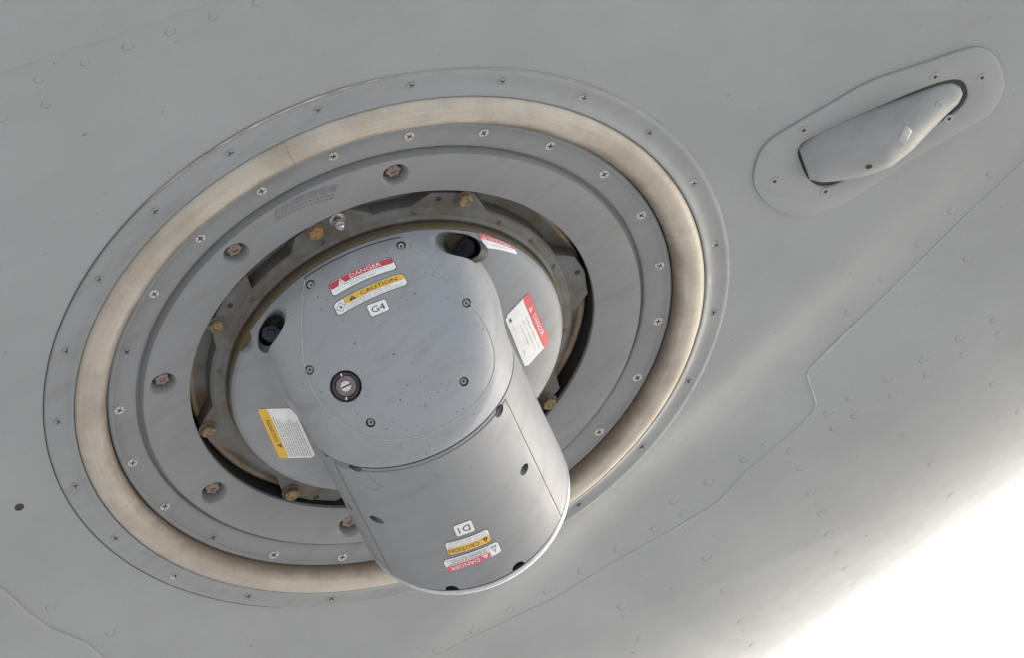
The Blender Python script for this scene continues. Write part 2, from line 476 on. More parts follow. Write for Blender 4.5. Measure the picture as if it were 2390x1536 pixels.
# ---------------------------------------------------------------- screws
def cross_mesh(name, r, h, mats, arm=7.5, wd=1.7, depth=3.0):
    """countersunk head with a real cross recess"""
    bm = bmesh.new(); n = 28
    top = [bm.verts.new((r * .96 * math.cos(2 * math.pi * i / n), r * .96 * math.sin(2 * math.pi * i / n), h)) for i in range(n)]
    low = [bm.verts.new((r * math.cos(2 * math.pi * i / n), r * math.sin(2 * math.pi * i / n), -1.0)) for i in range(n)]
    a, w_ = arm, wd
    C = [(a, -w_), (a, w_), (w_, w_), (w_, a), (-w_, a), (-w_, w_), (-a, w_), (-a, -w_), (-w_, -w_), (-w_, -a), (w_, -a), (w_, -w_)]
    ct = [bm.verts.new((x, y, h)) for x, y in C]; cb = [bm.verts.new((x * .92, y * .92, .1)) for x, y in C]
    es = []
    for L in (top, ct):
        for i in range(len(L)): es.append(bm.edges.new((L[i], L[(i + 1) % len(L)])))
    bmesh.ops.triangle_fill(bm, edges=es, use_beauty=True)
    for f in list(bm.faces):                      # nothing inside the cross
        c = f.calc_center_median()
        if all(v in ct for v in f.verts) and (abs(c.x) < w_ or abs(c.y) < w_) and max(abs(c.x), abs(c.y)) < a: bm.faces.remove(f)
    for f in bm.faces: f.material_index = 0
    for i in range(n):
        j = (i + 1) % n; bm.faces.new((top[i], low[i], low[j], top[j])).material_index = 2
    for i in range(12):
        j = (i + 1) % 12; bm.faces.new((ct[i], ct[j], cb[j], cb[i])).material_index = 1
    bm.faces.new(cb).material_index = 1
    bmesh.ops.recalc_face_normals(bm, faces=bm.faces)
    for v in bm.verts: v.co *= S
    me = bpy.data.meshes.new(name); bm.to_mesh(me); bm.free()
    for m in mats: me.materials.append(m)
    return me
SC_BARE = cross_mesh('screw', 12.0, 1.3, [BARE, DARK, BARE])
SC_PAINT = cross_mesh('screw', 12.2, .9, [FLANGE, DARK, DIRT], arm=8)
SC_PL = cross_mesh('screw', 12.2, .9, [PLATE, DARK, DIRT], arm=8)
def half_mesh():
    me = SC_PAINT.copy(); me.materials.append(BARE)
    for p in me.polygons:
        if p.material_index == 0 and p.center.x > 0 and p.center.y > -.002: p.material_index = 3
    return me
SC_HALF = half_mesh()

# ---------------------------------------------------------------- ring fairing: flange, buff seal, cover plate
ring = tag(root('mounting_ring'), 'round grey mounting ring with screwed flange and buff seal around the turret', 'mounting ring')
V, Fc = lathe([(768.5, -60), (768.5, 6), (769, 9.2), (771, 10.6), (774, 10.2), (779, 7.2), (784, 3.2), (790, .2), (797, -1.6), (806, -2.2), (818, -2.6), (822, -2.2), (826, -2.4),
               (831, -3.6), (834, -5.4), (835.5, -8), (836, -12)], 320)
me = mesh('flange', V, Fc, FLANGE); autosmooth(me, 60); put('flange', me, ring)
# worn edge where the flange meets the skin (upper side)
for a0, a1, r0 in ((68, 116, 2.2), (20, 66, 1.0)):
    pts = [((836 + .8) * math.cos(R_(a)), (836 + .8) * math.sin(R_(a)), -7.2) for a in np.linspace(a0, a1, 90)]
    V, Fc = sweep(pts, ((lambda t, r0=r0: max(.15, r0 * math.sin(math.pi * t) ** .6 * (.75 + .25 * math.sin(t * 61)))), 6)); put('worn_edge', mesh('worn_edge', V, Fc, SCUFF), ring)
pts = [(836.4 * math.cos(R_(a)), 836.4 * math.sin(R_(a)), -8.4) for a in np.linspace(250, 380, 200)]
V, Fc = sweep(pts, (.8, 6)); put('edge_sealant', mesh('edge_sealant', V, Fc, BEAD2), ring)
pts = [(837.6 * math.cos(R_(a)), 837.6 * math.sin(R_(a)), -8.7) for a in np.linspace(112, 232, 160)]
V, Fc = sweep(pts, (lambda t: .2 + .9 * math.sin(math.pi * t) ** .5, 6)); put('edge_gap', mesh('edge_gap', V, Fc, DARK), ring)
# seal in segments
def seal_seg(a0, a1):
    prof = []
    for i in range(19):
        t = math.pi * i / 18
        prof.append((729 - 38.8 * math.cos(t), 1.0 + 31 * math.sin(t) ** .9))
    n = int((a1 - a0) * 1.4)
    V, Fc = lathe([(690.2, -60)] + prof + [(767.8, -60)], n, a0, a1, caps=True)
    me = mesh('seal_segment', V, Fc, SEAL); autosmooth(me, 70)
    at_ = me.attributes.new('along', 'FLOAT_VECTOR', 'POINT')
    for i, v in enumerate(V):
        at_.data[i].vector = (R_(a0) + math.atan2(v[1], v[0]) , math.hypot(v[0], v[1]) / 40, v[2] / 40)
    return put('seal_segment', me, ring)
def ang(px, py, z): p = at(px, py, z); return math.degrees(math.atan2(p.y, p.x)) % 360
sa = sorted([ang(675, 355, 6), ang(1600, 525, 6), ang(270, 1175, 6), 285.0])
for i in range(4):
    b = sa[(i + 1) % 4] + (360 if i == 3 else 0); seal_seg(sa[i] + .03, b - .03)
# cover plate
POCK = [(at(px, py, 12)) for px, py in ((922, 407), (551, 591), (382, 896), (500, 1150), (818, 1228))]
prof = [(492, -22), (492, 6), (493.5, 10.6), (497, 11.6), (560, 14), (602, 16.2), (605.5, 15.2), (610, 2), (611.5, -6), (616, -7), (618.5, .5), (620.5, 2.6), (624, 3.6), (640, 4.6), (672, 5.0), (674, 3.8), (676, 3.4), (678, 4.4),
        (684, 4.2), (687, 2.4), (688, -1), (688, -22)]
V, Fc = lathe(prof, 300, close=True)
me = fixn(mesh('cover_plate', V, Fc, PLATE))
me = boolean(me, [cutter(p, (0, 0, 1), 0, 0, 0, 40, prof=[(23, -14), (25.5, -4), (28, 7), (31.5, 12), (34, 15), (35.5, 33)]) for p in [Vector((q.x, q.y, 0)) for q in POCK]])
autosmooth(me, 32); cp = put('cover_plate', me, ring)
BVP = bvh_of([me])
# torx bolts in the pockets
def lobed(r, h, mats, lob=.1, name='bolt', sock=True):
    n = 48; V = []; Fc = []
    prof = [(1, -4), (1, h * .8), (.9, h), (.45, h), (.40, h - 3), (0.02, h - 3)]
    for k, (f, z) in enumerate(prof):
        for i in range(n):
            a = 2 * math.pi * i / n; q = (1 + lob * math.cos(6 * a)) if k < 4 else 1
            V.append((r * f * q * math.cos(a), r * f * q * math.sin(a), z))
    for k in range(len(prof) - 1):
        for i in range(n):
            j = (i + 1) % n; Fc.append((k * n + i, k * n + j, (k + 1) * n + j, (k + 1) * n + i))
    me = mesh(name, V, Fc, mats); autosmooth(me, 30); return me
TB = lobed(17, 11, [TORX], .13)
V, Fc = lathe([(0, 0), (21.8, 0)], 32); PF = mesh('pocket_floor', V, Fc, [DARK])
for p in POCK:
    b = put('torx_bolt', TB, ring, frame((p.x, p.y, -12), (0, 0, 1), None, random.random()))
    put('pocket_shade_disc', PF, b, frame((p.x, p.y, -13.4), (0, 0, 1)))  # dark disc laid on the pocket floor for its shade
# screws of plate and flange: 23 each, evenly spaced
painted = {13, 10, 7, 22, 21, 6, 11}
for k in range(23):
    a = 0.9160 + k * 2 * math.pi / 23
    x, y = 803.3 * math.cos(a), 803.3 * math.sin(a)
    me = SC_HALF if k in (22, 20, 19, 10) else SC_PAINT
    put('flange_screw', me, ring, frame((x, y, -2.0), (0, 0, 1), None, random.uniform(0, 3)))
    a = 0.9138 + k * 2 * math.pi / 23; x, y = 660.8 * math.cos(a), 660.8 * math.sin(a)
    me = SC_PL if k in (6, 10) else SC_BARE
    put('plate_screw', me, ring, frame((x, y, 4.9), (0, 0, 1), None, random.uniform(0, 3)))
# faded barcode printed on the plate
BARC = plain('faded_print', (.15, .155, .165), .6)
V = []; Fc = []
def quad_on(bvh, pts, off=.3):
    out = []
    for (px, py) in pts:
        q, m_ = on(bvh, px, py); out.append(q + (m_ if m_.dot(CAM - q) > 0 else -m_) * off)
    return out
u = 0.0; rnd = random.Random(3)
def bc(u, v):        # barcode band coordinates to photo pixels (slightly arched)
    return (640 + 150 * u - 3 * v, 490 - 62 * u - 10 * math.sin(math.pi * u) + 17 * v)
while u < 1:
    wdt = rnd.choice((.008, .012, .02)); 
    q = quad_on(BVP, [bc(u, 0), bc(u + wdt, 0), bc(u + wdt, 1), bc(u, 1)]); b = len(V); V += q; Fc.append((b, b + 1, b + 2, b + 3)); u += wdt + rnd.choice((.008, .012, .016))
for v0 in (1.25, 1.75):
    u = .05
    while u < .95:
        l = rnd.uniform(.02, .07)
        q = quad_on(BVP, [bc(u, v0), bc(u + l, v0), bc(u + l, v0 + .25), bc(u, v0 + .25)]); b = len(V); V += q; Fc.append((b, b + 1, b + 2, b + 3)); u += l + .015
put('faded_barcode', mesh('faded_barcode', V, Fc, BARC), ring)['kind'] = 'stuff'

# ---------------------------------------------------------------- turret
tur = tag(root('laser_turret'), 'grey domed turret head lying sideways with red and yellow warning labels', 'turret')
# recess floor and wall below
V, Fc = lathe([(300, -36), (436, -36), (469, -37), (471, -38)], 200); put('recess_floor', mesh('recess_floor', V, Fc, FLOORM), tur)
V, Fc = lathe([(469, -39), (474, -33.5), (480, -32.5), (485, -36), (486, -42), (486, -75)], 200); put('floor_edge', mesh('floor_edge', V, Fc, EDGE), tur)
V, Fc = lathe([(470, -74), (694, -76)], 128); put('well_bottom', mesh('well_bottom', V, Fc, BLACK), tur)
V, Fc = lathe([(491.4, 3), (491.4, -76)], 200); put('opening_shade_liner', mesh('opening_shade_liner', V, Fc, DARK), ring)  # dark sleeve over the opening's wall, its shade put into the colour
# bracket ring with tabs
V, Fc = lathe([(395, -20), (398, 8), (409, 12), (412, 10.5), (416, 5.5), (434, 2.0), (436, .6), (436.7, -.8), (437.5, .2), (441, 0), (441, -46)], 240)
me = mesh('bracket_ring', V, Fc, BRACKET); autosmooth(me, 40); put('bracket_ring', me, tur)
def pol(r, a): return Vector((r * math.cos(R_(a)), r * math.sin(R_(a)), 0))
tabs = [[(437, 66.5), (478, 60), (482, 47.4), (437, 39.9)], [(437, 105), (476, 100.4), (485, 94), (482, 84), (437, 77)],
        [(437, 125), (440, 121), (483, 117.6), (486, 127), (480, 137), (437, 146.6)], [(437, 168.6), (483, 175.8), (480, 183), (437, 196)],
        [(437, 209.8), (481, 217), (484, 226), (480, 234.5), (437, 241)], [(437, 8), (478, 3), (486, -4), (482, -13), (437, -20)], [(437, 318), (482, 311), (482, 299), (437, 291)],
        [(437, 281), (482, 274), (482, 262), (437, 255)]]
def prism(poly, z0, z1, bev=2.0):
    n = len(poly); c = sum((Vector(p) for p in poly), Vector()) / n
    V = [Vector((p.x, p.y, z0)) for p in poly] + [Vector((p.x, p.y, z1 - bev)) for p in poly] + [Vector((p.x, p.y, z1)) + (c - Vector(p)).normalized() * bev for p in poly]
    for v in V[2 * n:]: v.z = z1
    Fc = [tuple(2 * n + i for i in range(n))]
    for k in (0, 1):
        for i in range(n):
            j = (i + 1) % n; Fc.append((k * n + i, k * n + j, (k + 1) * n + j, (k + 1) * n + i))
    return V, Fc
for t in tabs:
    poly = [pol(*p) for p in t]
    inner = [pol(430, t[-1][1] + (t[0][1] - t[-1][1]) * f) for f in (0, .25, .5, .75, 1)]
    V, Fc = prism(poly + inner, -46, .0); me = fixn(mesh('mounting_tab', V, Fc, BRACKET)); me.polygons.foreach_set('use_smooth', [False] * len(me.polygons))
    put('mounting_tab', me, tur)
V, Fc = lathe([(0, .35), (5.5, .35), (6.5, .8), (7.5, .4)], 16); HOLE = mesh('tab_hole', V, Fc, [DARK])
for px, py in ((1023, 463), (537, 712), (738, 1162), (1347, 635)):
    put('tab_hole', HOLE, tur, frame(at(px, py, .2), (0, 0, 1)))
def hexbolt(mat, r=17, h=13, wr=23):
    V = []; Fc = []; n = 36
    def hexr(a): return 1 / max(abs(math.cos(a - k * math.pi / 3)) for k in range(6)) 
    lv = [(wr, 0, 0), (wr, 3, 0), (wr * .8, 3.4, 0), (r, 3.4, 1), (r, h, 1), (r * .84, h + 2, .5), (r * .6, h + 1.6, 0), (r * .5, h + .2, 0), (.1, h + .2, 0)]
    for rr_, z, hx_ in lv:
        for i in range(n):
            a = 2 * math.pi * i / n; q = 1 + hx_ * (hexr(a) * .93 - 1); V.append((rr_ * q * math.cos(a), rr_ * q * math.sin(a), z))
    for k in range(len(lv) - 1):
        for i in range(n):
            j = (i + 1) % n; Fc.append((k * n + i, k * n + j, (k + 1) * n + j, (k + 1) * n + i))
    idx = [0 if k > 2 else 1 for k in range(len(lv) - 1) for i in range(n)]
    me = mesh('tab_bolt', V, Fc, [mat, BRACKET], midx=idx); autosmooth(me, 28); return me
HBG, HBR = hexbolt(GOLD), hexbolt(RUSTB)
for i, (px, py) in enumerate(((1087, 472), (740, 547), (508, 766), (489, 1012), (683, 1159), (1283, 947))):
    p = at(px, py, 15); put('tab_bolt', HBR if i in (1,) else HBG, tur, frame((p.x, p.y, 0), (0, 0, 1), None, random.random()))
# stud with nut
p = at(789, 515, 8); V = []
V, Fc = lathe([(0, 34), (6, 34), (7.5, 32), (7.5, 24), (11, 24), (12, 22), (12, 18), (9, 17), (13, 16), (14, 4), (19, 3.5), (19, 0)], 24)
me = mesh('stud_nut', V, Fc, STEEL); autosmooth(me, 30); put('stud_nut', me, tur, frame((p.x, p.y, 0), (0, 0, 1)))
# small slotted screws on the bracket ring
def slotted(r, h, mat):
    V = []; Fc = []; n = 20
    V, Fc = lathe([(0, h), (r * .85, h), (r, h * .5), (r, -1)], n)
    b = len(V); s = r * .8; t = r * .16
    V += [(-s, -t, h + .12), (s, -t, h + .12), (s, t, h + .12), (-s, t, h + .12)]; Fc.append((b, b + 1, b + 2, b + 3))
    return mesh('slotted_screw', V, Fc, [mat, DARK], midx=[0] * (len(Fc) - 1) + [1])
SLS = slotted(7.5, 1.6, BRACKET)
for px, py in ((967, 503), (1163, 524), (1237, 565), (1288, 625), (1315, 773), (595, 703), (515, 870), (757, 570)):
    p = at(px, py, 5); a = math.atan2(p.y, p.x); put('slotted_screw', SLS, tur, frame((424 * math.cos(a), 424 * math.sin(a), 4.0), (0, 0, 1), None, random.uniform(0, 3)))
# base disc (stained) and dome
V, Fc = lathe([(380, -20), (402, 14), (406, 30), (407, 37), (405, 41), (398, 43), (0, 46)], 240)
me = mesh('base_disc', V, Fc, STAIN); autosmooth(me, 40); put('base_disc', me, tur)
prof = [(0, 20)] + [(402, 30), (403, 43)]
for i in range(30):
    r0 = 402 * math.cos(math.pi / 2 * i / 29) ** .8 if i < 29 else 0.0
    prof.append((r0, 45 + 78 * (1 - (r0 / 402.0) ** 3.2) ** .62))
V, Fc = lathe(prof, 200); dome = fixn(mesh('base_dome', V, Fc, BASEM))

# head casting: one closed body from blended shapes
ZC, RR = 140.0, 256.0
def smin(a, b, k):
    h = np.clip(.5 + .5 * (b - a) / k, 0, 1); return b * (1 - h) + a * h - k * h * (1 - h)
def smax(a, b, k): return -smin(-a, -b, k)
VF = np.array([0, .723, .691]); PF_ = np.array([0, 272.6, 245.]); RF = 820.0
def sdf(P):
    x, y, z = P[..., 0], P[..., 1], P[..., 2]
    cyl = np.where(z > ZC, np.hypot(x, z - ZC) - RR, np.abs(x) - RR)
    face = np.linalg.norm(P - (PF_ - VF * RF), axis=-1) - RF
    cap = smax(cyl, face, 12 + 46 * np.clip((y - 40) / 60, 0, 1))
    e = np.sqrt((x / 303) ** 2 + ((y - 135) / 275) ** 2 + ((z - 20) / 192) ** 2)
    sh = (e - 1) * 250
    d = smin(cap, sh, 36)
    d = smax(d, np.hypot(x, y) - 403, 14)
    d = np.maximum(d, 40 - z); d = np.maximum(d, -90 - y)
    return d
P0 = np.array([0, 110., 110.])
nu, nv = 360, 190
th = np.linspace(0, np.pi, nv + 1); ph = np.linspace(0, 2 * np.pi, nu, endpoint=False)
# poles along the face normal so the visible side gets even quads
az = VF; ax_ = np.array([1., 0, 0]); ay = np.cross(az, ax_)
TH, PH = np.meshgrid(th[1:-1], ph, indexing='ij')
D = np.cos(TH)[..., None] * az + (np.sin(TH) * np.cos(PH))[..., None] * ax_ + (np.sin(TH) * np.sin(PH))[..., None] * ay
D = np.concatenate([D.reshape(-1, 3), [az], [-az]])
lo = np.zeros(len(D)); hi = np.full(len(D), 800.)
for _ in range(26):
    mid = (lo + hi) / 2; ins = sdf(P0 + D * mid[:, None]) < 0
    lo = np.where(ins, mid, lo); hi = np.where(ins, hi, mid)
V = P0 + D * lo[:, None]; Fc = []
for j in range(nv - 2):
    for i in range(nu):
        i2 = (i + 1) % nu; Fc.append((j * nu + i, (j + 1) * nu + i, (j + 1) * nu + i2, j * nu + i2))
t0 = (nv - 1) * nu
for i in range(nu):
    i2 = (i + 1) % nu; Fc.append((t0, i, i2)); Fc.append((t0 + 1, (nv - 2) * nu + i2, (nv - 2) * nu + i))
capm = fixn(mesh('head_housing', V, Fc, HEAD))
KS, KR = .098, .133
ysplit = lambda z: 12 + KS * (z - ZC)
yrim = lambda z: -411 - KR * (z - ZC)
bm = bmesh.new(); bm.from_mesh(capm)
nrm = Vector((0, 1, -KS)).normalized()
r_ = bmesh.ops.bisect_plane(bm, geom=bm.verts[:] + bm.edges[:] + bm.faces[:], plane_co=Vector((0, 12, ZC)) * S, plane_no=nrm, clear_inner=True)
bmesh.ops.holes_fill(bm, edges=[e for e in bm.edges if e.is_boundary]); bmesh.ops.triangulate(bm, faces=[f for f in bm.faces if len(f.verts) > 4])
bmesh.ops.recalc_face_normals(bm, faces=bm.faces); bm.to_mesh(capm); bm.free()

# barrel: arched body between the split line and the rim
def arch(R, zb=46.0, n=64):
    P = [(R, zb), (R, zb + (ZC - zb) * .5)]
    for i in range(n + 1):
        a = math.pi * i / n; P.append((R * math.cos(a), ZC + R * math.sin(a)))
    return P + [(-R, zb + (ZC - zb) * .5), (-R, zb)]
def arch_body(name, secs, mat):
    """secs: list of (radius, function z->y)"""
    V = []; Fc = []; k = None
    for Rr, fy in secs:
        A_ = arch(Rr); k = len(A_)
        V += [(x, fy(z), z) for x, z in A_]
    for q in range(len(secs) - 1):
        for i in range(k):
            j = (i + 1) % k; Fc.append((q * k + i, q * k + j, (q + 1) * k + j, (q + 1) * k + i))
    Fc.append(tuple(range(k))); Fc.append(tuple(reversed([(len(secs) - 1) * k + i for i in range(k)])))
    return fixn(mesh(name, V, Fc, mat))
G = 4.2
off = lambda f, d: (lambda z: f(z) + d)
barm = arch_body('barrel', [(RR - 22, off(ysplit, -G)), (RR - 3, off(ysplit, -G)), (RR - .3, off(ysplit, -G - 1.6)), (RR, off(ysplit, -G - 4))] + [(RR, (lambda z, t=t: (ysplit(z) - G) * (1 - t) + yrim(z) * t)) for t in (.1, .3, .5, .7, .9)] + [(RR, off(yrim, 2)), (RR - 1.6, yrim)], BARREL)
core = arch_body('joint_shade_sleeve', [(RR - 1.6, off(ysplit, .3)), (RR - 1.6, off(ysplit, -G - .3))], BLACK)  # black sleeves fill the open joints, painting in the shade of a gap
core2 = arch_body('joint_shade_sleeve', [(RR - 2.4, off(yrim, .6)), (RR - 2.4, off(yrim, -3.8))], BLACK)
# the removable cover on top of the barrel: a thin curved plate, a little proud
def phi_of(px, py, bvh):
    p, _ = on(bvh, px, py); return math.atan2(p.z - ZC, p.x)
BB = bvh_of([barm])
pr = phi_of(1240, 1060, BB); pl = phi_of(850, 1215, BB)
def cover(R0, R1, p0, p1, y0, y1, n=90, m=12):
    V = []; Fc = []
    ring_ = []
    for i in range(n + 1):
        t = i / n; a = p0 + (p1 - p0) * t
        edge = 1.0 if 0 < i < n else 0.0
        R_i = R1 if edge else R0
        row = []
        for j in range(m + 1):
            s = j / m; Rj = R_i if 0 < j < m else R0
            x, z = Rj * math.cos(a), ZC + Rj * math.sin(a)
            s2 = 0.0035 + .993 * (0 if j == 0 else 1 if j == m else .006 + .988 * (j - 1) / (m - 2))
            V.append((x, y0(z) * (1 - s2) + y1(z) * s2, z))
    for i in range(n):
        for j in range(m):
            Fc.append((i * (m + 1) + j, i * (m + 1) + j + 1, (i + 1) * (m + 1) + j + 1, (i + 1) * (m + 1) + j))
    # closed underside
    b = len(V)
    for i in range(n + 1):
        a = p0 + (p1 - p0) * i / n
        for j in (0, m):
            s2 = 0.0035 + .993 * (j / m); x, z = (R0 - 3) * math.cos(a), ZC + (R0 - 3) * math.sin(a)
            V.append((x, y0(z) * (1 - s2) + y1(z) * s2, z))
    for i in range(n):
        Fc.append((b + 2 * i, b + 2 * i + 1, b + 2 * i + 3, b + 2 * i + 2))
        Fc.append((i * (m + 1), (i + 1) * (m + 1), b + 2 * i + 2, b + 2 * i)); Fc.append((i * (m + 1) + m, (i + 1) * (m + 1) + m, b + 2 * i + 3, b + 2 * i + 1))
    Fc.append((*[j for j in range(m + 1)], b + 1, b)); Fc.append((*[n * (m + 1) + j for j in range(m + 1)], b + 2 * n + 1, b + 2 * n))
    return fixn(mesh('barrel_cover', V, Fc, BARREL))
covm = cover(RR - .4, RR + 1.8, pr, pl, off(ysplit, -G - 8), off(yrim, .5))
# raised lines along the cover's long edges
# ---- bores
cuts_bar = []; heads = []
for px, py in ((1165, 960), (1223, 1096), (829, 1092), (879, 1213)):
    p, _ = on(BB, px, py); cuts_bar.append(cutter(p, (0, 0, 1), 13, 26, 60, 24)); heads.append((p + Vector((0, 0, -25)), Vector((0, 0, 1))))
side = []
for px, py in ((762, 1055), (816, 1184)):
    p, _ = on(BB, px, py); d = Vector((-.96, 0, .28)); cuts_bar.append(cutter(p, d, 12, 18, 30, 24)); side.append((p - d * 16, d))
for xx in (-112.0, 51.0, -249.0):
    zz = ZC + math.sqrt(RR * RR - xx * xx); q = Vector((xx, yrim(zz) + 4, zz)); r3 = Vector((xx, 0, zz - ZC)).normalized()
    cuts_bar.append(cutter(q, r3, 17, 40, 60, 24))
barm = boolean(barm, cuts_bar); autosmooth(barm, 32)
covm = boolean(covm, cuts_bar); autosmooth(covm, 32)
bar = put('barrel', barm, tur); put('barrel_cover', covm, tur)
put('joint_shade_band', core, tur); put('joint_shade_band', core2, tur)
# front bezel with its bright rim, and the window behind
rimm = arch_body('front_bezel', [(RR - 6, off(yrim, -3.5)), (RR - 1, off(yrim, -4.2)), (RR + .5, off(yrim, -6)), (RR + .8, off(yrim, -14)), (RR - 1, off(yrim, -18)), (RR - 6, off(yrim, -20)), (RR - 30, off(yrim, -20))], RIM)
autosmooth(rimm, 50); bz = put('front_bezel', rimm, tur)
V, Fc = lathe([(0, 0), (120, 0), (128, 3), (140, 3)], 64)
put('window', mesh('window', V, Fc, GLASS), bz, frame((0, yrim(ZC + 60) - 22, ZC + 60), (0, -1, -KR)))

# ---- head pockets and screw bores
BC = bvh_of([capm])
vdir = Vector((0, .723, .691))
def boreat(px, py, r, depth, axis=None, **k):
    p, n_ = on(BC, px, py); return p, n_, cutter(p, axis or n_, r, depth, **k)
cuts = []; hs = []
for px, py in ((936, 572), (724, 663), (1089, 706), (722, 865), (1083, 892), (865, 988)):
    p, n_ = on(BC, px, py); ax = (n_ * .3 + vdir * .7).normalized()
    cuts.append(cutter(p, ax, 11, 15, 40, 24)); hs.append((p - ax * 14.5, ax))
p, n_ = on(BC, 807, 903); axp = (n_ * .5 + vdir * .5).normalized(); plug = p
cuts.append(cutter(p, axp, 37, 14, 40, 48))
# two deep shoulder pockets
def pix_dir(px, py, ang_deg):
    """direction in the plane facing the viewer, given as an angle in the photograph"""
    a = R_(ang_deg); return CT @ Vector((math.cos(a), math.sin(a), 0))
pk = []
for (px, py, a, b, an, axc) in ((1069, 569, 57, 30, -18, (-.42, .2, .85)), (635, 761, 49, 27, 66, (.08, .42, .88))):
    p, n_ = on(BC, px, py); x = pix_dir(px, py, an); ax = (CT @ Vector(axc)).normalized()
    x = (x - x.dot(ax) * ax); k = x.length; x.normalize()
    aa = a * k; cuts.append(cutter(p, ax, aa, 62, 120, 48, ry=b / aa, xdir=x)); pk.append((p, ax, x, aa, b))
# notch at the left of the casting
pn = at(546, 806, 60); notch = cutter(Vector((pn.x, pn.y, 60)), (0, 0, 1), 46, 30, 400, 48)
for c_ in cuts + [notch]: capm = boolean(capm, [c_])
capm = boolean(capm, [cutter(Vector((0, 0, -500)), (0, 0, 1), 5, 5, 5, 8)]); autosmooth(capm, 30)
for c_ in cuts[7:9]: dome = boolean(dome, [c_])
dome = boolean(dome, [cutter(Vector((pn.x, pn.y, 60)), (0, 0, 1), 46, 30, 400, 48)]); autosmooth(dome, 30)
hd = put('head_housing', capm, tur); put('base_dome', dome, tur)
# socket screws at the bottom of bores
V, Fc = lathe([(0.1, 3), (2.4, 3), (2.6, 6.2), (7.4, 6.2), (8.6, 5), (8.8, 0), (11.6, 0)], 20)
HS = mesh('cap_screw', V, Fc, [plain('socket_head', (.42, .42, .41), .45, .3), DARK], midx=[(1 if (i % 6) < 1 or (i % 6) == 5 else 0) for i in range(len(Fc))])
for p, ax in hs: put('cap_screw', HS, tur, frame(p, ax))
for p, ax in heads + side: put('barrel_screw', HS, tur, frame(p, ax))
# bolts in the shoulder pockets
BKB = lobed(24, 14, [BLKBOLT], .05, 'pocket_bolt')
for k, (p, ax, x, a, b) in enumerate(pk):
    put('pocket_bolt', BKB, tur, frame(p - ax * 55, ax))
    V = []; Fc = []; n = 40
    for zz, kk in ((-24, .97), (-61, .97)):
        for i in range(n): V.append((a * kk * math.cos(2 * math.pi * i / n), b * kk * math.sin(2 * math.pi * i / n), zz))
    for i in range(n): Fc.append((i, (i + 1) % n, n + (i + 1) % n, n + i))
    Fc.append(tuple(n + i for i in range(n)))
    put('pocket_shade_liner', mesh('pocket_shade_liner', V, Fc, DARK), tur, frame(p, ax, x))  # black cup added so the pockets look deep and shaded
# round plug with lens and slotted white screw
V, Fc = lathe([(0, 2), (24, 2), (25, 5), (28, 8), (31, 8), (34, 5), (35, 0)], 48)
pg = put('lens_plug', mesh('lens_plug', V, Fc, [GLASS]), tur, frame(plug - axp * 13, axp))
V, Fc = lathe([(10, 4.5), (12, 6), (23, 6), (24.5, 3)], 48); put('lens_ring', mesh('lens_ring', V, Fc, [LENS]), pg, frame(plug - axp * 13, axp))
n = 32; V = []; Fc = []
for sgn in (1, -1):
    b = len(V); pts = [(12 * math.cos(t), 12 * math.sin(t)) for t in np.linspace(.16, math.pi - .16, 16)]
    V += [(x, sgn * y, 7) for x, y in pts] + [(x, sgn * y, 2) for x, y in pts]
    Fc.append(tuple(b + i for i in range(16)) if sgn > 0 else tuple(b + 15 - i for i in range(16)))
    for i in range(16):
        j = (i + 1) % 16; Fc.append((b + i, b + 16 + i, b + 16 + j, b + j))
me = mesh('slotted_plug_screw', V, Fc, [plain('white_screw', (.62, .62, .60), .4)], False)
put('slotted_plug_screw', fixn(me), pg, frame(plug - axp * 13, axp, pix_dir(0, 0, 25)))
for an, s in ((112, 1), (-88, 1)):  # two short white bars across the plug's ring
    V = [(-1.4, 24.5, 8.7), (1.4, 24.5, 8.7), (1.6, 31.5, 9.0), (-1.6, 31.5, 9.0)]
    put('white_mark', mesh('white_tick', V, [(0, 1, 2, 3)], [WHITE]), pg, frame(plug - axp * 13, axp, pix_dir(0, 0, an - 90)))

# access cover on the head: outlined by a pale sealant line
outl = [(712, 652), (722, 641), (770, 612), (850, 576), (935, 553), (950, 563), (1000, 612), (1050, 662), (1100, 712), (1135, 765), (1153, 820), (1152, 868),
        (1132, 915), (1095, 958), (1040, 996), (985, 1018), (925, 1028), (870, 1024), (815, 1000), (765, 960), (732, 915), (712, 860), (704, 790), (705, 710)]
poly = spline([(x, y, 0) for x, y in outl], 6, True)
cov_pts = []
for q in poly:
    p, n_ = on(BC, q.x, q.y); cov_pts.append((p + n_ * .5))
cx, cy = 920, 800
V = []; Fc = []; m = 26; K = len(poly)
for j in range(m + 1):
    s = (j / m) ** .8 if j else 0
    for q in poly:
        x = cx + (q.x - cx) * max(s, .001) * .996; y = cy + (q.y - cy) * max(s, .001) * .996
        p, n_ = on(BC, x, y); V.append(p + n_ * (1.1 if j < m else -.4))
for j in range(m):
    for i in range(K):
        i2 = (i + 1) % K; Fc.append((j * K + i, (j + 1) * K + i, (j + 1) * K + i2, j * K + i2))
b = len(V)                      # closed underside
for q in poly:
    x = cx + (q.x - cx) * .996; y = cy + (q.y - cy) * .996
    p, n_ = on(BC, x, y); V.append(p - n_ * 4)
for i in range(K):
    i2 = (i + 1) % K; Fc.append((m * K + i, b + i, b + i2, m * K + i2))
p, n_ = on(BC, cx, cy); V.append(p - n_ * 4)
for i in range(K): Fc.append((b + i, len(V) - 1, b + (i + 1) % K))
acm = fixn(mesh('access_cover', V, Fc, HEAD))
for c_ in cuts[:7]: acm = boolean(acm, [c_])
acm = acm; autosmooth(acm, 30)
ac = put('access_cover', acm, tur)
def pick(i0, i1): return [cov_pts[i % K] for i in range(i0, i1 + 1)]
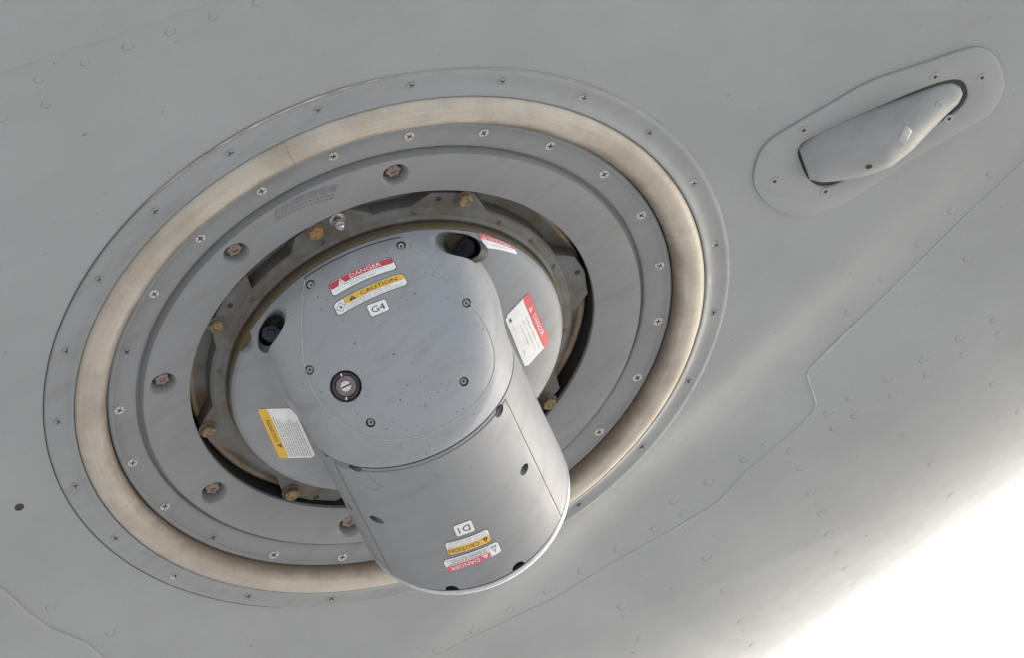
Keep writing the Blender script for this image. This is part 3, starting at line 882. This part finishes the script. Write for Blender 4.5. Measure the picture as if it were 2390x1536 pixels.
V, Fc = sweep(pick(4 * 6 + 2, 24 * 6), (lambda t: .75 + .3 * math.sin(t * 23) ** 2, 6)); put('cover_sealant', mesh('cover_sealant', V, Fc, BEAD), tur)
V, Fc = sweep(pick(0, 4 * 6), (1.2, 6)); put('cover_gap', mesh('cover_gap', V, Fc, BLACK), tur)
# dark hairlines along the barrel cover
for a in (pr, pl):
    pts = [((RR + .6) * math.cos(a), (ysplit(ZC + RR * math.sin(a)) - G - 9) * (1 - t) + (yrim(ZC + RR * math.sin(a))) * t, ZC + (RR + .6) * math.sin(a)) for t in np.linspace(0, 1, 12)]
    V, Fc = sweep(pts, (.75, 6)); put('cover_joint', mesh('cover_joint', V, Fc, DIRT), tur)
pts = []
for i in range(61):
    a = pr + (pl - pr) * i / 60; z = ZC + RR * math.sin(a); pts.append(((RR + .5) * math.cos(a), ysplit(z) - G - 9.5, z + .5))
V, Fc = sweep(pts, (.7, 6)); put('cover_joint', mesh('cover_joint', V, Fc, DIRT), tur)

# ---------------------------------------------------------------- labels
BODY = bvh_of([capm, barm, covm, dome, acm])
def text_mesh(s, sx=1.0):
    cu = bpy.data.curves.new('t', 'FONT'); cu.body = s; cu.size = 1.0; cu.resolution_u = 2; cu.offset = 0.0
    o = bpy.data.objects.new('t', cu); COL.objects.link(o); bpy.context.view_layer.update()
    me = bpy.data.meshes.new_from_object(o.evaluated_get(bpy.context.evaluated_depsgraph_get()))
    V = [(v.co.x * sx, v.co.y) for v in me.vertices]; P = [tuple(p.vertices) for p in me.polygons]
    bpy.data.objects.remove(o); bpy.data.curves.remove(cu); bpy.data.meshes.remove(me)
    return V, P
class Decal:
    """a sticker laid on the body; corners are TL, TR, BR, BL as read, u along the text, v downward"""
    def __init__(s, name, quad, bulge=0.0, bvh=None, label=None):
        s.q = quad; s.b = bulge; s.bvh = bvh or BODY; s.name = name; s.main = None; s.label = label
        (x0, y0), (x1, y1) = quad[0], quad[1]; L = math.hypot(x1 - x0, y1 - y0)
        a, b_ = ((quad[0][0] - quad[3][0]), (quad[0][1] - quad[3][1])); M = math.hypot(a, b_); s.ud = (a / M, b_ / M)
        s.L, s.H = L, M; s.last = None
    def pt(s, u, v, off):
        (a, b, c, d) = s.q
        x = (a[0] * (1 - u) + b[0] * u) * (1 - v) + (d[0] * (1 - u) + c[0] * u) * v
        y = (a[1] * (1 - u) + b[1] * u) * (1 - v) + (d[1] * (1 - u) + c[1] * u) * v
        k = s.b * 4 * u * (1 - u); x += s.ud[0] * k; y += s.ud[1] * k
        p, n_ = on(s.bvh, x, y)
        if p is None: return s.last
        if n_.dot(CAM - p) < 0: n_ = -n_
        s.last = p + n_ * off
        return s.last
    def rect(s, name, u0, v0, u1, v1, mat, off=.5, corner=True, nu=24, nv=8, parent=None):
        V = []; Fc = []
        for j in range(nv + 1):
            for i in range(nu + 1):
                u = u0 + (u1 - u0) * i / nu; v = v0 + (v1 - v0) * j / nv
                if corner and i in (0, nu) and j in (0, nv):
                    u += .022 * (u1 - u0) * (1 if i == 0 else -1); v += .07 * (v1 - v0) * (1 if j == 0 else -1)
                V.append(s.pt(u, v, off))
        for j in range(nv):
            for i in range(nu): Fc.append((j * (nu + 1) + i, (j + 1) * (nu + 1) + i, (j + 1) * (nu + 1) + i + 1, j * (nu + 1) + i + 1))
        me = mesh(name, V, Fc, mat)
        if s.main is None:
            s.main = put(name, me, tur)
            if s.label: s.main['label'] = s.label
            return s.main
        return put(name, me, s.main)
    def text(s, txt, u0, u1, v0, v1, mat, off=1.1, name='lettering'):
        """fit the text between u0 and u1, cap height from v1 (baseline) up to v0"""
        V2, P = text_mesh(txt)
        xs = [v[0] for v in V2]; x0, x1 = min(xs), max(xs); H = .73
        V = [s.pt(u0 + (x - x0) / (x1 - x0) * (u1 - u0), v1 - (y / H) * (v1 - v0), off) for x, y in V2]
        return put(name, mesh(name, V, P, mat, False), s.main)
    def polyg(s, pts, mat, off=1.0, name='symbol'):
        V = [s.pt(u, v, off) for u, v in pts]
        return put(name, mesh(name, V, [tuple(range(len(V)))], mat, False), s.main)
    def triangle(s, u, v, w_, h, matf, mati, off=1.0, down=False):
        s.polyg([(u - w_ / 2, v), (u + w_ / 2, v), (u, v - h)], matf, off)
        s.polyg([(u - w_ * .05, v - h * .3), (u + w_ * .05, v - h * .3), (u + w_ * .06, v - h * .68), (u - w_ * .06, v - h * .68)], mati, off + .4, 'symbol_mark')
        s.polyg([(u - w_ * .05, v - h * .12), (u + w_ * .05, v - h * .12), (u + w_ * .05, v - h * .22), (u - w_ * .05, v - h * .22)], mati, off + .4, 'symbol_mark')
    def bars(s, rows, u0, u1, mat, h=.03, off=1.0, seed=1, ends=None):
        r = random.Random(seed); V = []; Fc = []
        for k, v in enumerate(rows):
            u = u0; ue = (ends[k] if ends else u1)
            while u < ue:
                l = r.uniform(.03, .085); u2 = min(ue, u + l)
                b = len(V); V += [s.pt(u, v - h / 2, off), s.pt(u2, v - h / 2, off), s.pt(u2, v + h / 2, off), s.pt(u, v + h / 2, off)]; Fc.append((b, b + 1, b + 2, b + 3)); u = u2 + .014
        o = put('small_print', mesh('small_print', V, Fc, mat, False), s.main); o['kind'] = 'stuff'; return o
BD = bvh_of([dome])
def stick(name, quad, bulge=0, label=None, bvh=None):
    d = Decal(name, quad, bulge, bvh, label=label)
    # thin dark margin under the white sticker
    return d
# danger / caution / G4 on the head
d = stick('warning_label', [(767, 664), (914, 600), (926, 627), (779, 692)], 7, 'red and white DANGER rotating part label, uppermost on the dome')
d.rect('warning_label', -.012, -.06, 1.012, 1.06, BORDER, 1.35); d.rect('label_stock', 0, 0, 1, 1, WHITE, 1.75)
d.rect('label_band', .004, .03, .996, .49, RED, 2.05); d.triangle(.185, .47, .11, .40, WHITE, RED, 2.4)
d.text('DANGER', .33, .815, .10, .40, WHITE, 2.4)
d.text('ROTATING  PART', .30, .70, .74, .88, GREYINK, 2.4)
d.polyg([(.2, .63), (.22, .60), (.52, .585), (.82, .60), (.84, .62), (.52, .60)], INK, 2.4, 'printed_rule')
d = stick('warning_label', [(778, 710), (939, 637), (952, 663), (790, 737)], 6, 'yellow and white CAUTION laser label below the DANGER label on the dome')
d.rect('warning_label', -.01, -.06, 1.01, 1.06, BORDER, 1.35); d.rect('label_stock', 0, 0, 1, 1, WHITE, 1.75)
d.rect('label_band', .155, .03, .997, .5, YEL, 2.05); d.triangle(.265, .45, .095, .38, INK, YEL, 2.4)
d.text('CAUTION', .385, .90, .10, .42, INK, 2.4)
d.text('LASER  RADIATION  WHEN  OPEN', .18, .80, .55, .65, GREYINK, 2.4); d.text('AVOID  EYE  OR  SKIN  EXPOSURE  TO', .18, .97, .70, .79, GREYINK, 2.4); d.text('DIRECT  OR  SCATTERED  RADIATION', .18, .94, .84, .94, GREYINK, 2.4)
d.polyg([(.152, .0), (.157, .0), (.157, 1), (.152, 1)], INK, 2.2, 'printed_rule')
for (a, b_) in (((.015, .5), (.08, .14)), ((.08, .14), (.14, .5)), ((.14, .5), (.08, .86)), ((.08, .86), (.015, .5))):
    ex = .004; d.polyg([(a[0] - ex, a[1]), (a[0] + ex, a[1]), (b_[0] + ex, b_[1]), (b_[0] - ex, b_[1])], INK, 2.2, 'printed_rule')
d.polyg([(.08 + .02 * (1 if i % 2 else .55) * math.cos(i * math.pi / 8), .5 + .15 * (1 if i % 2 else .55) * math.sin(i * math.pi / 8)) for i in range(16)], INK, 2.3)
d = stick('identification_label', [(855, 713), (899, 697), (909, 722), (867, 739)], 0, 'small white label reading G4')
d.rect('identification_label', -.03, -.05, 1.03, 1.05, BORDER, 1.35, nu=16, nv=8); d.rect('label_stock', 0, 0, 1, 1, WHITE, 1.75, nu=16, nv=8); d.text('G4', .15, .85, .2, .76, INK, 2.3)
# barrel labels (upside down in the photo)
d = stick('identification_label', [(1109, 1239), (1067, 1254), (1057, 1230), (1099, 1214)], 0, 'small white label reading D1, upside down')
d.rect('identification_label', -.03, -.05, 1.03, 1.05, BORDER, .5, nu=16, nv=8); d.rect('label_stock', 0, 0, 1, 1, WHITE, .9, nu=16, nv=8); d.text('D1', .18, .82, .18, .74, INK, 1.5)
d = stick('warning_label', [(1147, 1262), (1047, 1296), (1038, 1269), (1137, 1235)], 4, 'yellow and white CAUTION hot surfaces label, upside down on the barrel')
d.rect('warning_label', -.015, -.06, 1.015, 1.06, BORDER, .5); d.rect('label_stock', 0, 0, 1, 1, WHITE, .9)
d.rect('label_band', .004, .03, .996, .5, YEL, 1.2); d.triangle(.12, .46, .13, .4, INK, YEL, 1.6); d.text('CAUTION', .27, .97, .10, .42, INK, 1.6)
d.text('REMOVAL  OF  THIS  COVER', .04, .95, .58, .7, GREYINK, 1.6); d.text('EXPOSES  HOT  SURFACES', .06, .93, .79, .91, GREYINK, 1.6)
d = stick('warning_label', [(1171, 1288), (1046, 1337), (1034, 1309), (1160, 1264)], 4, 'red and white DANGER electrical label, upside down nearest the barrel rim')
d.rect('warning_label', -.012, -.06, 1.012, 1.06, BORDER, .5); d.rect('label_stock', 0, 0, 1, 1, WHITE, .9)
d.rect('label_band', .2, .02, .996, .46, RED2, 1.2); d.triangle(.29, .40, .11, .34, WHITE, RED2, 1.6); d.text('DANGER', .41, .93, .06, .36, WHITE, 1.6)
d.bars((.56, .70, .84), .23, .95, GREYINK, .07, 1.6, 5, (.93, .88, .95))
d.polyg([(.196, 0), (.201, 0), (.201, 1), (.196, 1)], INK, 1.3, 'printed_rule')
for (a, b_) in (((.05, .75), (.15, .75)), ((.15, .75), (.10, .25)), ((.10, .25), (.05, .75))):
    d.polyg([(a[0], a[1] - .035), (b_[0], b_[1] - .035), (b_[0], b_[1] + .035), (a[0], a[1] + .035)] if a[1] == b_[1] else [(a[0] - .005, a[1]), (a[0] + .005, a[1]), (b_[0] + .005, b_[1]), (b_[0] - .005, b_[1])], INK, 1.5, 'printed_rule')
d.polyg([(.108, .42), (.092, .56), (.099, .56), (.094, .68), (.108, .53), (.101, .53)], INK, 1.5)
# large danger label on the right of the base, reading down
d = stick('warning_label', [(1234, 681), (1283, 797), (1226, 861), (1177, 741)], 0, 'large red and white DANGER laser label on the right flank of the turret base', BD)
d.rect('warning_label', -.008, -.012, 1.008, 1.01, BORDER, .6); d.rect('label_stock', 0, 0, 1, 1, WHITE, 1.0)
d.rect('label_band', .003, .003, .997, .26, RED2, 1.3); d.triangle(.26, .20, .09, .13, WHITE, RED2, 1.7); d.text('DANGER', .38, .80, .055, .185, WHITE, 1.7)
d.text('Invisible laser radiation.  Avoid', .28, .93, .34, .39, GREYINK, 1.7); d.text('eye or skin exposure to direct', .30, .90, .47, .52, GREYINK, 1.7); d.text('or scattered radiation.', .32, .74, .60, .65, GREYINK, 1.7)
d.polyg([(.12 + .05 * (1 if i % 2 else .42) * math.cos(i * math.pi / 8), .86 + .06 * (1 if i % 2 else .42) * math.sin(i * math.pi / 8)) for i in range(16)], INK, 1.7)
d.polyg([(.2, .855), (.8, .85), (.8, .862), (.2, .862)], INK, 1.7, 'printed_rule')
# upper right danger label
d = stick('warning_label', [(1113, 541), (1196, 574), (1208, 594), (1134, 578)], 3, 'red and white DANGER label behind the right shoulder pocket')
d.rect('warning_label', -.01, -.02, 1.01, 1.01, BORDER, .6); d.rect('label_stock', 0, 0, 1, 1, WHITE, 1.0); d.rect('label_band', .003, .003, .997, .42, RED2, 1.3)
d.triangle(.15, .36, .13, .28, WHITE, RED2, 1.7); d.text('DANGER', .27, .93, .08, .34, WHITE, 1.7); d.text('ROTATING PART', .25, .75, .62, .75, GREYINK, 1.7)
# left caution label, reading upwards
d = stick('warning_label', [(652, 1070), (600, 955), (700, 953), (752, 1068)], 0, 'large yellow and white CAUTION label on the left flank of the turret base', BD)
d.rect('warning_label', -.008, -.01, 1.008, .87, BORDER, .6); d.rect('label_stock', 0, 0, 1, .86, WHITE, 1.0)
d.rect('label_band', .003, .003, .997, .23, YEL, 1.3); d.triangle(.26, .19, .085, .12, INK, YEL, 1.7); d.text('CAUTION', .34, .77, .07, .17, INK, 1.7)
d.bars([.28 + .055 * k for k in range(10)], .04, .9, GREYINK, .022, 1.7, 9, [.86, .78, .76, .72, .70, .74, .78, .74, .7, .72])
# two side labels seen edge-on on the barrel
BX = bvh_of([barm])
for sx, y0, y1, z0, z1, lab in ((1, -330, -265, 60, 135, 'white and red label on the right side of the barrel, seen edge-on'), (-1, -330, -250, 60, 135, 'white and red label on the left side of the barrel, seen edge-on')):
    x = sx * (RR + 1.0)
    o = put('side_label', mesh('side_label', [(x, y0, z0), (x, y1, z0), (x, y1, z1), (x, y0, z1)], [(0, 1, 2, 3)], WHITE, False), tur); o['label'] = lab
    x = sx * (RR + 1.4); put('label_band', mesh('label_band', [(x, y0, z0), (x, y0 + 24, z0), (x, y0 + 24, z1), (x, y0, z1)], [(0, 1, 2, 3)], RED2, False), o)

for pts in ([(858, 1106), (868, 1120), (880, 1130), (892, 1137), (900, 1139)], [(842, 1130), (858, 1140), (876, 1144), (893, 1140)], [(1098, 1086), (1100, 1092), (1099, 1097)], [(905, 1098), (912, 1106), (916, 1112)],
            [(1010, 1108), (1018, 1112), (1027, 1110)], [(940, 1285), (952, 1283)]):
    L = []
    for x, y in pts:
        p, n_ = on(BODY, x, y); L.append(p + (n_ if n_.dot(CAM - p) > 0 else -n_) * .05)
    V, Fc = sweep(L, (lambda t: .15 + .55 * math.sin(math.pi * min(.97, max(.03, t))), 5)); put('scuff_mark', mesh('scuff_mark', V, Fc, DIRTB), tur)
# ---------------------------------------------------------------- antenna fairing upper right
def P_(px, py, z): p = at(px, py, z); return Vector((p.x, p.y, z))
ZS = -9.0
pl_px = [(1757, 412), (1768, 362), (1795, 325), (1850, 290), (1940, 238), (2030, 188), (2150, 147), (2240, 116), (2285, 108), (2320, 128), (2338, 165), (2340, 205), (2318, 250), (2285, 278),
         (2200, 325), (2120, 372), (2040, 425), (1980, 462), (1930, 485), (1880, 500), (1830, 494), (1790, 472), (1765, 442)]
outp = spline([P_(x, y, ZS) for x, y in pl_px], 5, True)
cc = sum(outp, Vector()) / len(outp)
ant = tag(root('antenna_fairing', (cc.x, cc.y, ZS)), 'grey teardrop blister on a long rounded screwed plate at the upper right', 'antenna fairing')
def skz(p): return float(skin_z(p.dot(AQ), p.dot(QQ)))
slot_px = [(1860, 352), (1866, 336), (1882, 322), (1960, 285), (2060, 240), (2160, 198), (2215, 182), (2242, 184), (2254, 200), (2256, 222), (2242, 246), (2210, 270), (2150, 305), (2080, 345), (2010, 388), (1955, 424), (1925, 432), (1902, 428), (1885, 412), (1870, 382)]
slot = spline([P_(x, y, ZS) for x, y in slot_px], 5, True)
def resample(L, n):
    L = [Vector((p.x, p.y, 0)) for p in L]; d = [0]
    for i in range(len(L)): d.append(d[-1] + (L[(i + 1) % len(L)] - L[i]).length)
    out = []
    for k in range(n):
        s = d[-1] * k / n; i = int(np.searchsorted(d, s, 'right') - 1); t = (s - d[i]) / max(1e-9, d[i + 1] - d[i]); out.append(L[i].lerp(L[(i + 1) % len(L)], t))
    return out
NO = 120
O_ = resample(outp, NO); Sl = resample(slot, NO)
# pair the points by angle around the centre
def byang(L, c): 
    return sorted(L, key=lambda p: math.atan2(p.y - c.y, p.x - c.x))
TH_ = 7.0
V = []; Fc = []
pairs = list(zip(O_, Sl))
rows = []
cm = sum(Sl, Vector()) / NO
def toward(a, b, d): v = (b - a); return a + v.normalized() * d
# align start: choose slot offset that minimises distance
best = min(range(NO), key=lambda k: sum((O_[i] - Sl[(i + k) % NO]).length for i in range(0, NO, 6)))
Sl = [Sl[(i + best) % NO] for i in range(NO)]
for f, h in ((0, -1.5), (0, TH_ - 2), (1.2, TH_ - .5), (3, TH_), ('m', TH_), ('s3', TH_), ('s1', TH_ - .6), ('s0', TH_ - 2), ('s0', -12)):
    r = []
    for a, b in zip(O_, Sl):
        q = toward(a, b, f) if not isinstance(f, str) else (a.lerp(b, .5) if f == 'm' else toward(b, a, float(f[1:])))
        z = skz(Vector((q.x, q.y, 0))); r.append(Vector((q.x, q.y, z + h)))
    rows.append(r)
V = [v for r in rows for v in r]
for k in range(len(rows) - 1):
    for i in range(NO):
        j = (i + 1) % NO; Fc.append((k * NO + i, k * NO + j, (k + 1) * NO + j, (k + 1) * NO + i))
me = fixn(mesh('base_plate', V, Fc, SKIN)); autosmooth(me, 45)
bp = put('base_plate', me, ant)
V, Fc = sweep([Vector((p.x, p.y, skz(p) + .3)) for p in rows[0]], (.75, 6), closed=True); put('edge_gap', mesh('edge_gap', V, Fc, DIRT), ant)
# slot floor, its dark colour standing in for the shade of a deeper recess
V = [Vector((p.x, p.y, skz(p) + .6)) for p in Sl] + [Vector((cm.x, cm.y, skz(cm) + .6))]
put('slot_floor', mesh('slot_floor', V, [(i, (i + 1) % NO, NO) for i in range(NO)], [plain('slot_shade', (.05, .052, .052), .8)]), ant)
# blister: height field along the slot's long axis
e0 = P_(1872, 372, ZS); e1 = P_(2244, 209, ZS); AXL = (e1 - e0).length; ad = (e1 - e0).normalized(); bd = Vector((ad.y, -ad.x, 0))   # bd points to the lower side
prT = [0, .06, .15, .3, .45, .6, .75, .88, .96, 1.0]
halfU = [40, 56, 64, 66, 64, 58, 52, 47, 37, 14]          # upper side half width
halfL = [66, 84, 94, 102, 102, 88, 66, 50, 38, 14]          # lower side half width
hgt = [34, 56, 72, 94, 102, 84, 54, 28, 16, 8]
def bl(t, s):
    """t 0..1 along, s -1..1 across (upper to lower)"""
    hu, hl, h = (float(np.interp(t, prT, q)) for q in (halfU, halfL, hgt))
    c = e0 + ad * (t * AXL)
    off_ = -hu * (-s) if s < 0 else hl * s
    if s < 0: off_ = hu * s
    hh = h * (max(0, 1 - abs(s) ** 2.3)) ** .62
    q = c + bd * off_; return Vector((q.x, q.y, skz(Vector((q.x, q.y, 0))) - 3 + hh + 3 * (1 - s * s)))
nt_, ns = 60, 36
V = [bl(.002 + .996 * (0.5 - .5 * math.cos(math.pi * i / nt_)), math.sin(math.pi / 2 * (-1 + 2 * j / ns))) for i in range(nt_ + 1) for j in range(ns + 1)]
Fc = [(i * (ns + 1) + j, (i + 1) * (ns + 1) + j, (i + 1) * (ns + 1) + j + 1, i * (ns + 1) + j + 1) for i in range(nt_) for j in range(ns)]
# close both ends down to the floor and the bottom
Fc.append(tuple(range(ns + 1))); Fc.append(tuple(reversed([nt_ * (ns + 1) + j for j in range(ns + 1)])))
BLM = paint('blister_paint', (.30, .312, .312), .45, .3)
me = fixn(mesh('blister', V, Fc, BLM)); 
if sum(p.normal.z for p in me.polygons) < 0: me.flip_normals()
for _ in range(1): pass
bm = bmesh.new(); bm.from_mesh(me)
for _ in range(4): bmesh.ops.smooth_vert(bm, verts=[v for v in bm.verts if not v.is_boundary], factor=.5, use_axis_x=True, use_axis_y=True, use_axis_z=True)
bm.to_mesh(me); bm.free(); autosmooth(me, 50)
BVB = bvh_of([me]); blo = put('blister', me, ant)
# raised pale patch for the worn notch in its shoulder, hole, screw, crease
p, n_ = on(BVB, 2112, 318)
if p:
    V, Fc = lathe([(0, 3.2), (17, 2.6), (21, 1.2), (24, -3)], 4)
    V = [((x + y) * .95 + (4 if y > x else 0), (y - x) * .5, z) for x, y, z in V]
    put('worn_notch', mesh('worn_notch', V, Fc, plain('worn_metal', (.40, .40, .37), .3, .3)), blo, frame(p - n_ * 1.6, n_, pix_dir(0, 0, 60)))
p, n_ = on(BVB, 2028, 388)
if p:
    V, Fc = lathe([(0, .5), (6, .5), (7, 1.0), (8.5, .2)], 20); put('vent_hole', mesh('vent_hole', V, Fc, DARK), blo, frame(p, n_))
p, n_ = on(BVB, 2192, 243)
SC_BL = cross_mesh('screw', 10.5, .7, [BLM, DARK, DIRT], arm=4, wd=1.6)
if p: put('blister_screw', SC_BL, blo, frame(p - n_ * .2, n_, None, .4))
SC_AN = cross_mesh('screw', 13, 1.0, [plain('pinkish_screw', (.33, .31, .29), .5), DARK, DIRT], arm=5.4, wd=2.0)
BVA = bvh_of([bp.data])
for px, py in ((1876, 303), (2183, 178), (2292, 180), (2215, 276), (1927, 446), (1808, 422)):
    p, n_ = on(BVA, px, py)
    if p:
        if n_.z < 0: n_ = -n_
        put('plate_screw', SC_AN, ant, frame(p, n_, None, random.uniform(0, 3)))
for o in list(bpy.data.objects):
    for k in ('_p', '_m'):
        if k in o: del o[k]
